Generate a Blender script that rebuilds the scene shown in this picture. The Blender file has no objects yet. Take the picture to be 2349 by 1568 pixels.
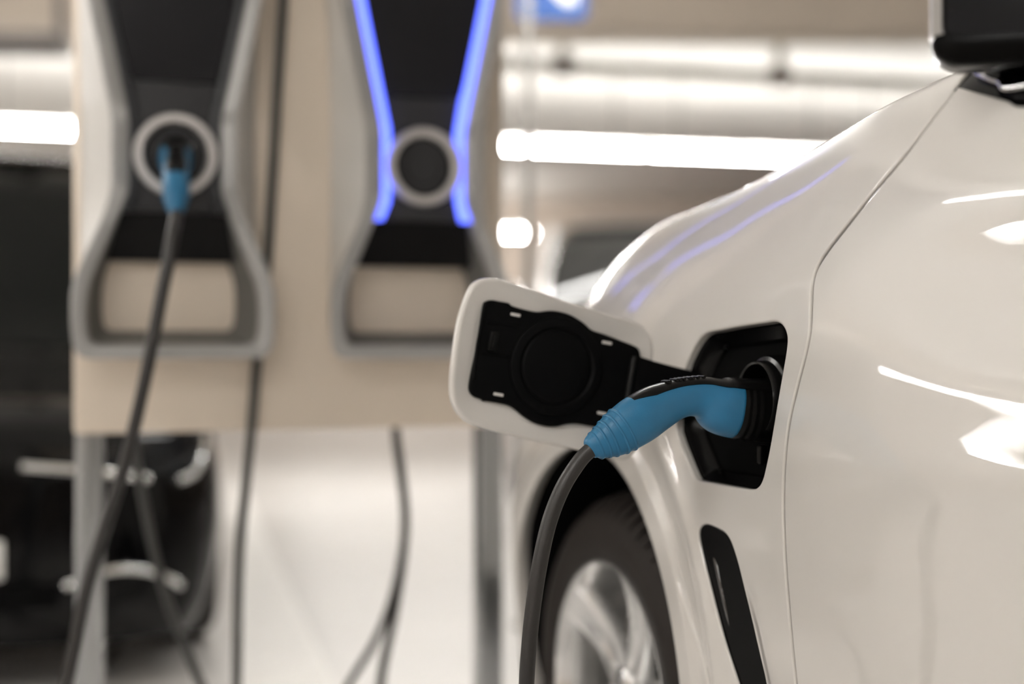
import bpy, bmesh
from mathutils import Vector, Matrix
from mathutils.geometry import delaunay_2d_cdt
# ---------------------------------------------------------------- camera and car surface
import math, random
import numpy as np
F = 2349 * 50 / 36.0                       # focal length in photo pixels
CAM = np.array([0.0, 0.0, 1.04])
OC = np.array([.332, 2.10, 0.0])            # reference point on the car side, on the floor
UA = np.array([.336, -.942, 0.0]); UA /= np.linalg.norm(UA)    # towards the car's rear
NA = np.array([UA[1], -UA[0], 0.0])          # outwards from the car's left side
ZA = np.array([0.0, 0.0, 1.0])
def ray(px, py):
    return np.array([(px - 1174.5) / F, 1.0, (784 - py) / F])
def on_plane(px, py, P0, n):
    d = ray(px, py); return CAM + d * (np.dot(n, P0 - CAM) / np.dot(n, d))
def at(px, py, Y):
    return CAM + ray(px, py) * Y
def proj(P):
    P = np.asarray(P) - CAM
    return np.stack([1174.5 + F * P[..., 0] / P[..., 1], 784 - F * P[..., 2] / P[..., 1]], -1)

def sstep(x, a, b):
    t = np.clip((np.asarray(x, float) - a) / (b - a), 0, 1); return t * t * (3 - 2 * t)
VN = [.2, .3, .4, .5, .6, .7, .8, .9, 1.0, 1.1, 1.2, 1.3, 1.4, 1.5, 1.6]
WN = [-.07, -.03, -.005, .004, .008, .010, .008, .003, -.010, -.032, -.075, -.150, -.25, -.36, -.48]
ZCU = [-1.6, -1.4, -1.2, -1.0, -.8, -.6, -.4, -.2, 0, .2, .4, .6, 1.0, 2.4]
ZCV = [.86, .98, 1.10, 1.183, 1.246, 1.277, 1.287, 1.302, 1.333, 1.375, 1.396, 1.403, 1.403, 1.403]
WR = [-.07, -.03, -.005, .004, .008, .010, .008, .002, -.014, -.048, -.090, -.120, -.17, -.29, -.42]
def zcrest(u): return np.interp(u, ZCU, ZCV)
LOWU = [-1.6, -1.4, -1.2, -1.1, -1.0, 3]; LOWW = [-1.25, -.84, -.40, -.20, 0, 0]
HIU = [-1.6, -1.4, -1.2, -1.0, -.8, -.6, -.4, 3]; HIW = [-.98, -.66, -.34, -.13, -.035, -.008, 0, 0]
U0, DU, NU = -1.6, .1, 44
CW = np.zeros((NU, len(VN))); CZ = np.zeros((NU, len(VN)))
for _i in range(NU):
    _u = U0 + DU * _i
    zc = zcrest(_u)
    for _j, v in enumerate(VN):
        k = float(sstep(v, .75, 1.2)); kr = float(sstep(_u, -.75, -.05))
        CW[_i, _j] = (1 - kr) * WN[_j] + kr * WR[_j] + (1 - k) * np.interp(_u, LOWU, LOWW) + k * np.interp(_u, HIU, HIW)
        fr = (1 - kr) * (min(v, 1.3) - .8) / .5 + kr * np.interp(v, [.8, .9, 1.0, 1.1, 1.2, 1.3], [0, .22, .46, .72, .925, 1.0])
        z = v if v < .8 else .8 + fr * (zc - .8)
        if v > 1.3: z = zc + (v - 1.3) * (.05 * (1 - kr) - .05 * kr)
        CZ[_i, _j] = z
def _bs(t):
    return np.stack([(1 - t) ** 3, 3 * t ** 3 - 6 * t ** 2 + 4, -3 * t ** 3 + 3 * t ** 2 + 3 * t + 1, t ** 3], -1) / 6
def base_wz(u, v):
    u = np.asarray(u, float); v = np.asarray(v, float)
    a = np.clip((u - U0) / DU, 1.0, NU - 2.001); b = np.clip((v - VN[0]) / .1, 1.0, len(VN) - 2.001)
    i = np.floor(a).astype(int); j = np.floor(b).astype(int)
    bu = _bs(a - i); bv = _bs(b - j)
    w = 0; z = 0
    for p in range(4):
        for q in range(4):
            c = bu[..., p] * bv[..., q]
            w = w + c * CW[i - 1 + p, j - 1 + q]; z = z + c * CZ[i - 1 + p, j - 1 + q]
    return w, z
ARC_U, ARC_Z, ARC_R = -.570, .455, .392
SEAM = np.array([(-0.2142, 0.7468), (-0.1905, 0.7123), (-0.1602, 0.664), (-0.1345, 0.6154), (-0.1051, 0.5646), (-0.0799, 0.5177), (-0.044899999999999995, 0.39770000000000005), (0.005100000000000007, 0.25770000000000004)])
def seam_dist(u, v):
    u = np.asarray(u, float); v = np.asarray(v, float); d = np.full(np.broadcast(u, v).shape, 9.0)
    for (a, b), (c, e) in zip(SEAM[:-1], SEAM[1:]):
        t = np.clip(((u - a) * (c - a) + (v - b) * (e - b)) / ((c - a) ** 2 + (e - b) ** 2), 0, 1)
        d = np.minimum(d, np.hypot(u - a - t * (c - a), v - b - t * (e - b)))
    return d
def detail(u, v):
    """small outward relief: arch lip, seam groove, vent scoop, door character lines"""
    r = np.hypot(u - ARC_U, v - ARC_Z)
    d = .009 * (1 - sstep(r, .447, .468)) - .005 * np.exp(-(seam_dist(u, v) / .0025) ** 2) * (1 - sstep(v, .66, .755))
    d = d - .011 * np.clip((.412 - r) / .020, 0, 1) ** 2
    d = d + .006 * np.exp(-((r - .52) / .02) ** 2)
    ang = np.clip(1.0 - sstep(v, .62, .74), 0, 1)
    d = d - .012 * ang * np.exp(-(np.maximum(np.abs(u - (.035 + .42 * (.60 - v))) - .02, 0) / .03) ** 2) * sstep(u, -.2, -.05)
    dk = sstep(u, .22, .60)
    d = d + dk * (.010 * np.exp(-((v - 1.09) / .035) ** 2) - .006 * np.exp(-((v - 1.005) / .05) ** 2) + .006 * np.exp(-((v - .86) / .035) ** 2))
    return d
DET = [1.0]
def Sw(u, v, off=0.0):
    w, z = base_wz(u, v); w = w + DET[0] * detail(u, v)
    P = OC + np.multiply.outer(np.asarray(u, float), UA) + np.multiply.outer(w, NA) + np.multiply.outer(z, ZA)
    if np.any(off):
        P = P + Snorm(u, v) * np.asarray(off)[..., None]
    return P
def Snorm(u, v):
    e = .004
    n = np.cross(Sw(u + e, v) - Sw(u - e, v), Sw(u, v + e) - Sw(u, v - e))
    n = n / np.linalg.norm(n, axis=-1, keepdims=True)
    s = np.sign(np.sum(n * (NA + .6 * ZA), -1, keepdims=True)); return n * s
def pix2uv(px, py):
    P = on_plane(px, py, OC - .03 * NA, NA)
    u = float(np.dot(P - OC, UA)); z = P[2]
    v = z if z < .8 else .8 + (z - .8) * .5 / (float(zcrest(u)) - .8)
    v = min(v, 1.28)
    for _ in range(36):
        DET[0] = min(1.0, max(0.0, (_ - 10) / 10))
        p0 = proj(Sw(u, v)); e = 1e-4
        J = np.stack([(proj(Sw(u + e, v)) - p0) / e, (proj(Sw(u, v + e)) - p0) / e], -1)
        try: dx = np.linalg.solve(J, np.array([px, py]) - p0)
        except np.linalg.LinAlgError: break
        dx = np.clip(dx, *((-.05, .05) if _ < 10 else (-.004, .004))); u += dx[0]; v += dx[1]; v = min(max(v, .2), 1.45)
    DET[0] = 1.0
    return u, v
# ---------------------------------------------------------------- scene helpers
random.seed(4)
SC = bpy.context.scene
COL = SC.collection
INV = {}                                     # root name -> inverse matrix (parts are stored in their thing's space)

def mat(name, color, rough=.5, metal=0.0, coat=0.0, coat_rough=.03, emit=None, strength=0.0, var=.04, nscale=8.0, bump=0.0, bscale=60.0, spec=.5, aniso=0.0):
    m = bpy.data.materials.new(name); m.use_nodes = True
    nt = m.node_tree; b = nt.nodes['Principled BSDF']
    b.inputs['Roughness'].default_value = rough; b.inputs['Metallic'].default_value = metal
    b.inputs['Coat Weight'].default_value = coat; b.inputs['Coat Roughness'].default_value = coat_rough
    b.inputs['Specular IOR Level'].default_value = spec
    b.inputs['Anisotropic'].default_value = aniso
    tc = nt.nodes.new('ShaderNodeTexCoord'); nz = nt.nodes.new('ShaderNodeTexNoise')
    nz.inputs['Scale'].default_value = nscale; nz.inputs['Detail'].default_value = 4
    nt.links.new(tc.outputs['Object'], nz.inputs['Vector'])
    rp = nt.nodes.new('ShaderNodeValToRGB')
    rp.color_ramp.elements[0].position = .3; rp.color_ramp.elements[1].position = .7
    rp.color_ramp.elements[0].color = tuple(max(0, c * (1 - var)) for c in color) + (1,)
    rp.color_ramp.elements[1].color = tuple(min(1, c * (1 + var)) for c in color) + (1,)
    nt.links.new(nz.outputs['Fac'], rp.inputs['Fac']); nt.links.new(rp.outputs['Color'], b.inputs['Base Color'])
    if bump:
        n2 = nt.nodes.new('ShaderNodeTexNoise'); n2.inputs['Scale'].default_value = bscale
        nt.links.new(tc.outputs['Object'], n2.inputs['Vector'])
        bp = nt.nodes.new('ShaderNodeBump'); bp.inputs['Strength'].default_value = bump; bp.inputs['Distance'].default_value = .002
        nt.links.new(n2.outputs['Fac'], bp.inputs['Height']); nt.links.new(bp.outputs['Normal'], b.inputs['Normal'])
    if emit:
        b.inputs['Emission Color'].default_value = tuple(emit) + (1,); b.inputs['Emission Strength'].default_value = strength
    return m

def tag(o, label=None, cat=None, group=None, kind=None):
    for k, x in (('label', label), ('category', cat), ('group', group), ('kind', kind)):
        if x: o[k] = x
    return o
def thing(name, label, cat, loc=(0, 0, 0), rotz=0.0, group=None):
    o = bpy.data.objects.new(name, None); COL.objects.link(o)
    o.location = loc; o.rotation_euler = (0, 0, rotz); o.empty_display_size = .1
    INV[o.name] = (Matrix.Translation(Vector(loc)) @ Matrix.Rotation(rotz, 4, 'Z')).inverted()
    return tag(o, label, cat, group)
def root_of(o):
    while o.parent: o = o.parent
    return o
def obj(name, verts, faces, m, parent=None, smooth=40, normals=None, fmat=None):
    """ONE mesh object; verts in world space, stored in the space of the thing it belongs to"""
    me = bpy.data.meshes.new(name)
    vs = [Vector(v) for v in verts]
    if parent is not None:
        M = INV.get(root_of(parent).name)
        if M is not None:
            vs = [M @ v for v in vs]
            if normals is not None:
                R = M.to_3x3(); normals = [R @ Vector(n) for n in normals]
    me.from_pydata([tuple(v) for v in vs], [], [tuple(f) for f in faces])
    for x in (m if isinstance(m, (list, tuple)) else [m]): me.materials.append(x)
    me.polygons.foreach_set('use_smooth', [smooth > 0] * len(me.polygons))
    if fmat is not None: me.polygons.foreach_set('material_index', fmat)
    if normals is not None:
        me.update(); me.normals_split_custom_set_from_vertices([tuple(n) for n in normals])
    else:
        bm = bmesh.new(); bm.from_mesh(me); bmesh.ops.recalc_face_normals(bm, faces=bm.faces); bm.to_mesh(me); bm.free()
        if smooth > 0: me.set_sharp_from_angle(angle=math.radians(smooth))
    me.update()
    o = bpy.data.objects.new(name, me); COL.objects.link(o)
    if parent is not None: o.parent = parent
    return o

class MB:
    """collects shapes into one mesh"""
    def __init__(s): s.v = []; s.f = []
    def add(s, v, f):
        n = len(s.v); s.v += [tuple(x) for x in v]; s.f += [tuple(i + n for i in q) for q in f]; return s
    def loft(s, rings, closed=True, cap=True):
        n = len(rings[0]); v = [p for r in rings for p in r]; f = []
        for i in range(len(rings) - 1):
            for j in range(n if closed else n - 1):
                k = (j + 1) % n
                f.append((i * n + j, i * n + k, (i + 1) * n + k, (i + 1) * n + j))
        if cap and closed:
            f.append(tuple(range(n))[::-1]); f.append(tuple((len(rings) - 1) * n + j for j in range(n)))
        return s.add(v, f)
    def tube(s, pts, r, n=16, cap=True):
        P = [Vector(p) for p in pts]; rad = r if isinstance(r, (list, tuple)) else [r] * len(P)
        T = [(P[min(i + 1, len(P) - 1)] - P[max(i - 1, 0)]).normalized() for i in range(len(P))]
        a = T[0].orthogonal().normalized(); rings = []
        for i, p in enumerate(P):
            a = (a - T[i] * a.dot(T[i])).normalized(); b = T[i].cross(a)
            rings.append([p + (a * math.cos(t) + b * math.sin(t)) * rad[i] for t in [2 * math.pi * k / n for k in range(n)]])
        return s.loft(rings, True, cap)
    def prism(s, pts, off, bev=0.0, cap=True):
        """closed outline (3-D points, planar) extruded by vector off with a small bevel"""
        P = [Vector(p) for p in pts]; off = Vector(off); c = sum(P, Vector()) / len(P)
        def ins(ps, d):
            n = len(ps); nn = off.normalized(); out = []
            ar = sum(((ps[i] - c).cross(ps[(i + 1) % n] - c)).dot(nn) for i in range(n))
            sg = 1 if ar > 0 else -1
            for i in range(n):
                t = (ps[(i + 1) % n] - ps[i - 1])
                t = t.normalized() if t.length > 1e-9 else Vector((1, 0, 0))
                out.append(ps[i] + nn.cross(t) * d * sg)
            return out
        if bev > 0:
            u = off.normalized(); L = off.length
            rings = [ins(P, bev), [p + u * bev * .3 for p in ins(P, bev * .3)], [p + u * bev for p in P],
                     [p + u * (L - bev) for p in P], [p + u * (L - bev * .3) for p in ins(P, bev * .3)], [p + off for p in ins(P, bev)]]
        else:
            rings = [P, [p + off for p in P]]
        return s.loft(rings, True, cap)
    def box(s, c, ax, ay, az, sx, sy, sz, bev=.003):
        """box about c with unit axes and full sizes; rounded edges in the ax-ay outline"""
        c = Vector(c); ax = Vector(ax); ay = Vector(ay); az = Vector(az); r = min(bev, sx * .45, sy * .45)
        pts = []
        for (qx, qy, a0) in ((1, 1, 0), (-1, 1, 90), (-1, -1, 180), (1, -1, 270)):
            for k in range(4):
                t = math.radians(a0 + 30 * k)
                pts.append(c + ax * (qx * (sx / 2 - r) + r * math.cos(t)) + ay * (qy * (sy / 2 - r) + r * math.sin(t)) - az * sz / 2)
        return s.prism(pts, az * sz, min(bev, sz * .3))
    def build(s, name, m, parent=None, smooth=40): return obj(name, s.v, s.f, m, parent, smooth)

def catmull(pts, n=8, closed=False):
    P = [np.array(p, float) for p in pts]; out = []; N = len(P)
    for i in range(N if closed else N - 1):
        p0 = P[(i - 1) % N] if closed or i > 0 else 2 * P[0] - P[1]
        p1 = P[i]; p2 = P[(i + 1) % N]
        p3 = P[(i + 2) % N] if closed or i + 2 < N else 2 * P[-1] - P[-2]
        for k in range(n):
            t = k / n
            out.append(.5 * (2 * p1 + (p2 - p0) * t + (2 * p0 - 5 * p1 + 4 * p2 - p3) * t * t + (3 * p1 - p0 - 3 * p2 + p3) * t ** 3))
    if not closed: out.append(P[-1])
    return out
def rounded(pts, r, n=6):
    """closed polygon (2-D) with its corners rounded by r (number or list)"""
    P = [np.array(p, float) for p in pts]; out = []
    for i, p in enumerate(P):
        a = P[i - 1] - p; b = P[(i + 1) % len(P)] - p
        la, lb = np.linalg.norm(a), np.linalg.norm(b); rr = r[i] if isinstance(r, (list, tuple)) else r
        d = min(rr, la * .48, lb * .48)
        A = p + a / la * d; B = p + b / lb * d
        for k in range(n + 1):
            t = k / n; out.append((1 - t) ** 2 * A + 2 * t * (1 - t) * p + t * t * B)
    return out
def resample(P, h, closed=True):
    P = np.array(P, float)
    if closed: P = np.vstack([P, P[:1]])
    d = np.r_[0, np.cumsum(np.linalg.norm(np.diff(P, axis=0), axis=1))]
    n = max(4, int(round(d[-1] / h)))
    t = np.linspace(0, d[-1], n + 1)
    Q = np.stack([np.interp(t, d, P[:, k]) for k in range(P.shape[1])], -1)
    return Q[:-1] if closed else Q
def inside(pts, loop):
    x, y = pts[:, 0], pts[:, 1]; r = np.zeros(len(pts), bool); n = len(loop)
    for i in range(n):
        x1, y1 = loop[i]; x2, y2 = loop[(i + 1) % n]
        if y1 == y2: continue
        r ^= ((y1 > y) != (y2 > y)) & (x < (x2 - x1) * (y - y1) / (y2 - y1) + x1)
    return r
def dist(pts, loop):
    out = np.full(len(pts), 9.0)
    for k in range(0, len(loop), 64):
        L = loop[k:k + 64]
        out = np.minimum(out, np.sqrt(((pts[:, None, :] - L[None]) ** 2).sum(-1)).min(1))
    return out
def loop_normals(L, inward_sign):
    t = np.roll(L, -1, 0) - np.roll(L, 1, 0); t /= np.linalg.norm(t, axis=1, keepdims=True) + 1e-12
    n = np.stack([-t[:, 1], t[:, 0]], -1)
    a = .5 * np.sum(L[:, 0] * np.roll(L[:, 1], -1) - np.roll(L[:, 0], -1) * L[:, 1])
    return n * (1 if a > 0 else -1) * inward_sign
def patch(name, outer, holes, m, parent, h=.01, he=.004, r=.003, lip=.02, off=0.0, surf=None, snorm=None, extra=None):
    """sheet-metal panel on a smooth surface: outline and holes in (u, v), rolled edges and a returned lip"""
    surf = surf or (lambda u, v, o: Sw(u, v, o)); snorm = snorm or Snorm
    loops = [resample(outer, he)] + [resample(q, he) for q in holes]
    V = []; E = []; SINK = []; TH = []; DIR = []; base = []
    for li, L in enumerate(loops):
        N = loop_normals(L, 1 if li == 0 else -1)
        for d in (0, .25 * r, .6 * r, 1.1 * r):
            i0 = len(V); x = min(d / r, 1) if r else 1
            V += list(L + N * d); SINK += [r * (1 - math.sqrt(max(0, 1 - (1 - x) ** 2)))] * len(L)
            TH += [math.asin(max(0, 1 - x))] * len(L); DIR += list(-N)
            if d == 0:
                E += [(i0 + k, i0 + (k + 1) % len(L)) for k in range(len(L))]; base.append((i0, len(L)))
    allp = np.vstack(loops)
    lo, hi = loops[0].min(0), loops[0].max(0)
    gx, gy = np.meshgrid(np.arange(lo[0], hi[0], h), np.arange(lo[1], hi[1], h), indexing='ij')
    gx = gx + (np.arange(gy.shape[1]) % 2)[None, :] * h * .5
    g = np.stack([gx.ravel(), gy.ravel()], -1)
    if extra is not None:
        g = np.vstack([g[dist(g, extra) > .005], extra])
    ok = inside(g, loops[0])
    for L in loops[1:]: ok &= ~inside(g, L)
    g = g[ok]; g = g[dist(g, allp) > max(1.1 * r + .4 * he, .7 * he)]
    n0 = len(V); V += list(g); SINK += [0] * len(g); TH += [0] * len(g); DIR += [np.zeros(2)] * len(g)
    vo, eo, fo, ov, oe, of = delaunay_2d_cdt([Vector((float(p[0]), float(p[1]))) for p in V], E, [], 0, 1e-7)
    idx = [o[0] if o else 0 for o in ov]
    uv = np.array([(p[0], p[1]) for p in vo])
    tri = np.array([f for f in fo if len(f) == 3])
    c = uv[tri].mean(1); keep = inside(c, loops[0])
    for L in loops[1:]: keep &= ~inside(c, L)
    tri = tri[keep]
    sink = np.array(SINK)[idx]; th = np.array(TH)[idx]; dr = np.array(DIR)[idx]
    n = snorm(uv[:, 0], uv[:, 1]); P = surf(uv[:, 0], uv[:, 1], np.zeros(len(uv)) + off) - n * sink[:, None]
    e = .003
    Du = surf(uv[:, 0] + e, uv[:, 1], 0.0) - surf(uv[:, 0] - e, uv[:, 1], 0.0)
    Dv = surf(uv[:, 0], uv[:, 1] + e, 0.0) - surf(uv[:, 0], uv[:, 1] - e, 0.0)
    side = Du * dr[:, :1] + Dv * dr[:, 1:]; ln = np.linalg.norm(side, axis=1, keepdims=True); side = side / np.where(ln < 1e-9, 1, ln)
    nn = n * np.cos(th)[:, None] + side * np.sin(th)[:, None]
    # consistent winding with the outward normal
    a = P[tri]; fn = np.cross(a[:, 1] - a[:, 0], a[:, 2] - a[:, 0]); flip = np.sum(fn * n[tri[:, 0]], 1) < 0
    tri[flip] = tri[flip][:, ::-1]
    verts = [tuple(p) for p in P]; nrm = [tuple(x) for x in nn]; faces = [tuple(int(i) for i in t) for t in tri]
    if lip:
        back = {}
        for k, o in enumerate(idx): back.setdefault(o, k)
        for (i0, L) in base:
            ring = [back.get(i0 + k) for k in range(L)]
            if any(q is None for q in ring): continue
            s0 = len(verts)
            for q in ring:
                verts.append(tuple(P[q])); nrm.append(tuple(nn[q]))
            for q in ring:
                verts.append(tuple(P[q] - n[q] * lip)); nrm.append(tuple(nn[q]))
            for k in range(L):
                k2 = (k + 1) % L
                f = (s0 + k, s0 + k2, s0 + L + k2, s0 + L + k)
                A, B, C = (np.array(verts[i]) for i in f[:3])
                if np.dot(np.cross(B - A, C - A), np.array(nrm[f[0]])) < 0: f = f[::-1]
                faces.append(f)
    return obj(name, verts, faces, m, parent, 180, nrm)
# ---------------------------------------------------------------- materials
M = {}
M['white_paint'] = mat('pearl_white_paint', (.63, .605, .572), .35, coat=1.0, coat_rough=.012, var=.01, nscale=3)
M['black_paint'] = mat('black_paint', (.002, .002, .0022), .06, spec=.25)
M['silver_paint'] = mat('silver_paint', (.62, .61, .60), .3, metal=.3, coat=1.0)
M['red_paint'] = mat('dark_red_paint', (.22, .02, .02), .35, coat=1.0)
M['black_gloss'] = mat('gloss_black_plastic', (.0025, .0025, .0025), .16, spec=.06)
M['black_plastic'] = mat('matt_black_plastic', (.0025, .0025, .0027), .45, bump=.15, bscale=900, spec=.06)
M['black_satin'] = mat('satin_black_plastic', (.0035, .0033, .0033), .28, spec=.16)
M['rubber'] = mat('tyre_rubber', (.022, .018, .016), .62, bump=.2, bscale=300, spec=.2)
M['dark_void'] = mat('wheel_house_felt', (.003, .003, .003), .9, spec=.05)
M['alloy'] = mat('silver_alloy', (.88, .88, .88), .20, metal=.85)
M['chrome'] = mat('chrome', (.90, .90, .90), .16, metal=1.0, var=.01)
M['blue_plastic'] = mat('blue_grip_plastic', (.014, .142, .285), .40, var=.05, nscale=40, bump=.08, bscale=700, spec=.5)
M['cable'] = mat('grey_cable_sheath', (.019, .017, .016), .40, bump=.1, bscale=500)
M['dark_cable'] = mat('dark_cable_sheath', (.045, .045, .042), .5)
M['clip'] = mat('pale_clip_plastic', (.62, .60, .58), .4)
M['glass'] = mat('tinted_glass', (.003, .0036, .0033), .05, spec=.16, var=.01)
M['lamp_glass'] = mat('headlamp_lens', (.012, .013, .015), .08, spec=.3)
M['frame_metal'] = mat('light_grey_powder_coat', (.60, .585, .56), .45, metal=.1)
M['panel'] = mat('brushed_beige_steel', (.78, .685, .58), .46, metal=.35, var=.05, nscale=3)
M['post'] = mat('brushed_post_steel', (.46, .47, .48), .20, metal=.95)
M['face'] = mat('dark_charcoal_face', (.034, .034, .036), .42, spec=.25)
M['screen'] = mat('dark_screen_glass', (.018, .018, .020), .30, spec=.15)
M['ring'] = mat('satin_silver_ring', (.66, .635, .625), .38, metal=.6)
M['diffuser'] = mat('unlit_strip_diffuser', (.03, .031, .034), .35, spec=.3)
M['led'] = mat('lit_blue_strip', (.02, .03, .3), .4, emit=(.10, .145, 1.0), strength=1.7)
M['tube'] = mat('fluorescent_tube', (.9, .9, .88), .4, emit=(1.0, .982, .95), strength=45.0)
M['fixture'] = mat('white_fixture', (.78, .77, .74), .45)
M['ceiling'] = mat('white_ceiling_concrete', (.80, .775, .735), .85, var=.05, nscale=.7, bump=.1, bscale=30)
M['wall'] = mat('beige_wall_paint', (.56, .48, .41), .8, var=.06, nscale=.8)
M['floor'] = mat('pale_grey_floor_coating', (.66, .64, .62), .34, var=.05, nscale=.9, bump=.05, bscale=80)
M['line'] = mat('white_line_paint', (.94, .92, .89), .5, var=.02)
M['pipe'] = mat('grey_green_pipe', (.30, .295, .25), .5, metal=.3)
M['tray'] = mat('galvanised_tray', (.20, .18, .17), .5, metal=.4)
M['beam'] = mat('tan_concrete', (.66, .575, .485), .85, var=.06, nscale=2)
M['sign_blue'] = mat('blue_sign_paint', (.012, .075, .30), .5)
M['sign_white'] = mat('white_sign_paint', (.80, .80, .78), .5)
M['pole'] = mat('grey_pole_paint', (.24, .23, .215), .5)
M['mirror_glass'] = mat('dark_mirror_glass', (.004, .004, .006), .06, spec=.2)
M['shell'] = mat('shaded_grey_powder_coat', (.11, .108, .10), .5)  # shade of the chargers' deep inner sides put into the grey
M['vent_gloss'] = mat('gloss_black_lacquer', (.002, .002, .002), .04, spec=1.0, coat=1.0)
M['socket_black'] = mat('socket_plastic', (.004, .004, .004), .22, spec=.35)
M['port_gloss'] = mat('port_surround_plastic', (.003, .0028, .0028), .20, spec=.14)
M['front_metal'] = mat('mid_grey_powder_coat', (.36, .355, .345), .42, metal=.2)
M['fin'] = mat('vent_fin_plastic', (.016, .016, .017), .45)
# ---------------------------------------------------------------- the white car
ROTC = math.atan2(-NA[1], -NA[0])            # car space: x to the car's right, y forward
car = thing('car', 'white car at the right with open charging flap and a plug in its fender', 'car', OC - .9 * NA * 0 + np.array([0, 0, 0]), ROTC)
WP = M['white_paint']
def px_uv(L): return [np.array(pix2uv(*p)) for p in L]
gap_px = [(2243, 136), (2235, 147), (2190, 206), (2140, 270), (2080, 350), (2010, 433), (1950, 508), (1905, 565), (1876, 610), (1864, 650), (1861, 700), (1858, 760), (1846, 820), (1828, 890),
          (1810, 970), (1800, 1060), (1797, 1160), (1801, 1280), (1810, 1400), (1826, 1568)]
gap = px_uv(gap_px)
gap = catmull(gap + [gap[-1] + np.array([.015, -.12]), gap[-1] + np.array([.03, -.28])], 6)
gap = [g for g in gap if g[1] > .30]
gap_a = np.array(gap); tn = np.gradient(gap_a, axis=0); tn /= np.linalg.norm(tn, axis=1, keepdims=True)
side = np.stack([-tn[:, 1], tn[:, 0]], -1)
if side[len(side) // 2, 0] < 0: side = -side          # towards the door
g_f = gap_a - side * .0023; g_d = gap_a + side * .0023
tip = g_f[0]
# fender outline, closed: gap from bottom to tip, over the crest, along it, nose, arch
arc = [np.array([ARC_U + ARC_R * math.cos(t), ARC_Z + ARC_R * math.sin(t)]) for t in np.linspace(math.pi + math.asin((ARC_Z - .30) / ARC_R), -math.asin((ARC_Z - .30) / ARC_R), 70)]
fender_out = [p for p in g_f[::-1]] + [np.array([tip[0] + .012, 1.345]), np.array([tip[0] - .01, 1.40]), np.array([tip[0] - .03, 1.435])]
fender_out += [np.array([x, 1.435]) for x in np.linspace(tip[0] - .05, -1.45, 30)]
fender_out += [np.array([-1.47, y]) for y in np.linspace(1.3, .4, 12)] + [np.array([-1.45, .30])] + arc
port_px = [(1580, 818), (1598, 785), (1618, 764), (1650, 757), (1700, 748), (1750, 741), (1778, 738), (1795, 748), (1804, 770), (1804, 795), (1797, 840), (1783, 920), (1768, 1010), (1756, 1070), (1748, 1100),
           (1738, 1116), (1722, 1121), (1680, 1115), (1630, 1106), (1604, 1101), (1592, 1092), (1572, 1045), (1557, 1005), (1552, 982), (1554, 940), (1563, 880), (1571, 843)]
port = catmull(px_uv(port_px), 4, True)
vent_px = [(1602, 1224), (1606, 1208), (1619, 1202), (1642, 1210), (1662, 1222), (1676, 1243), (1688, 1278), (1700, 1322), (1723, 1418), (1743, 1505), (1757, 1568)]
vent_px2 = [(1694, 1568), (1660, 1464), (1629, 1346), (1607, 1255)]
vt = px_uv(vent_px) ; vt2 = px_uv(vent_px2)
vt = vt + [vt[-1] + np.array([.010, -.055]), vt[-1] + np.array([-.01, -.085]), vt2[0] + np.array([.030, -.075]), vt2[0] + np.array([.012, -.035])] + vt2
vent = catmull(vt, 4, True)
ex = np.array([(ARC_U + q * math.cos(t), ARC_Z + q * math.sin(t)) for q in (.3975, .4025, .408, .414, .446, .453, .460, .466) for t in np.linspace(-.30, 2.2, 190) ])
sm = resample(SEAM, .003, False); st_ = np.gradient(sm, axis=0); st_ /= np.linalg.norm(st_, axis=1, keepdims=True); sn_ = np.stack([-st_[:, 1], st_[:, 0]], -1)
sm = np.vstack([sm + sn_ * q for q in (-.006, -.0035, -.002, -.001, 0, .001, .002, .0035, .006)])
ex = ex[dist(ex, sm) > .0035]; ex = np.vstack([ex, sm])
patch('front_fender', fender_out, [port, vent], WP, car, h=.0095, he=.004, r=.0032, lip=.022, extra=ex)
# door
belt_px = [(2197, 199), (2230, 208), (2270, 219), (2310, 230), (2349, 243)]
belt = px_uv(belt_px)
belt = catmull(belt + [np.array([belt[-1][0] + .10, belt[-1][1] - .008]), np.array([.85, belt[-1][1] - .012]), np.array([1.18, belt[-1][1] - .012])], 5)
k0 = int(np.argmin(np.linalg.norm(g_d - belt[0], axis=1)))
door_out = list(g_d[k0 + 1:]) + [np.array([x, .30]) for x in np.linspace(g_d[-1][0] + .05, 1.16, 12)] + [np.array([1.18, y]) for y in np.linspace(.34, 1.11, 12)] + belt[::-1]
door = patch('front_door', door_out, [], WP, car, h=.011, he=.005, r=.0032, lip=.022)
rear = [np.array([1.186, .30]), np.array([2.25, .30]), np.array([2.25, belt[-1][1]]), np.array([1.186, belt[-1][1]])]
patch('rear_door', rear, [], WP, car, h=.05, he=.02, r=.003, lip=.02)
# weather strip seen through the shut line
strip = [p - s * .03 for p, s in zip(gap_a[::3], side[::3])] + [p + s * .03 for p, s in zip(gap_a[::3], side[::3])][::-1]
mb = MB(); ga = gap_a[2::4]; sa = side[2::4]
mb.loft([[Sw(*(p + s * q)) - Snorm(*(p + s * q)) * .019 for q in (-.015, 0, .015)] for p, s in zip(ga, sa)], closed=False, cap=False)
mb.build('door_seal', M['black_plastic'], car)

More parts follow.
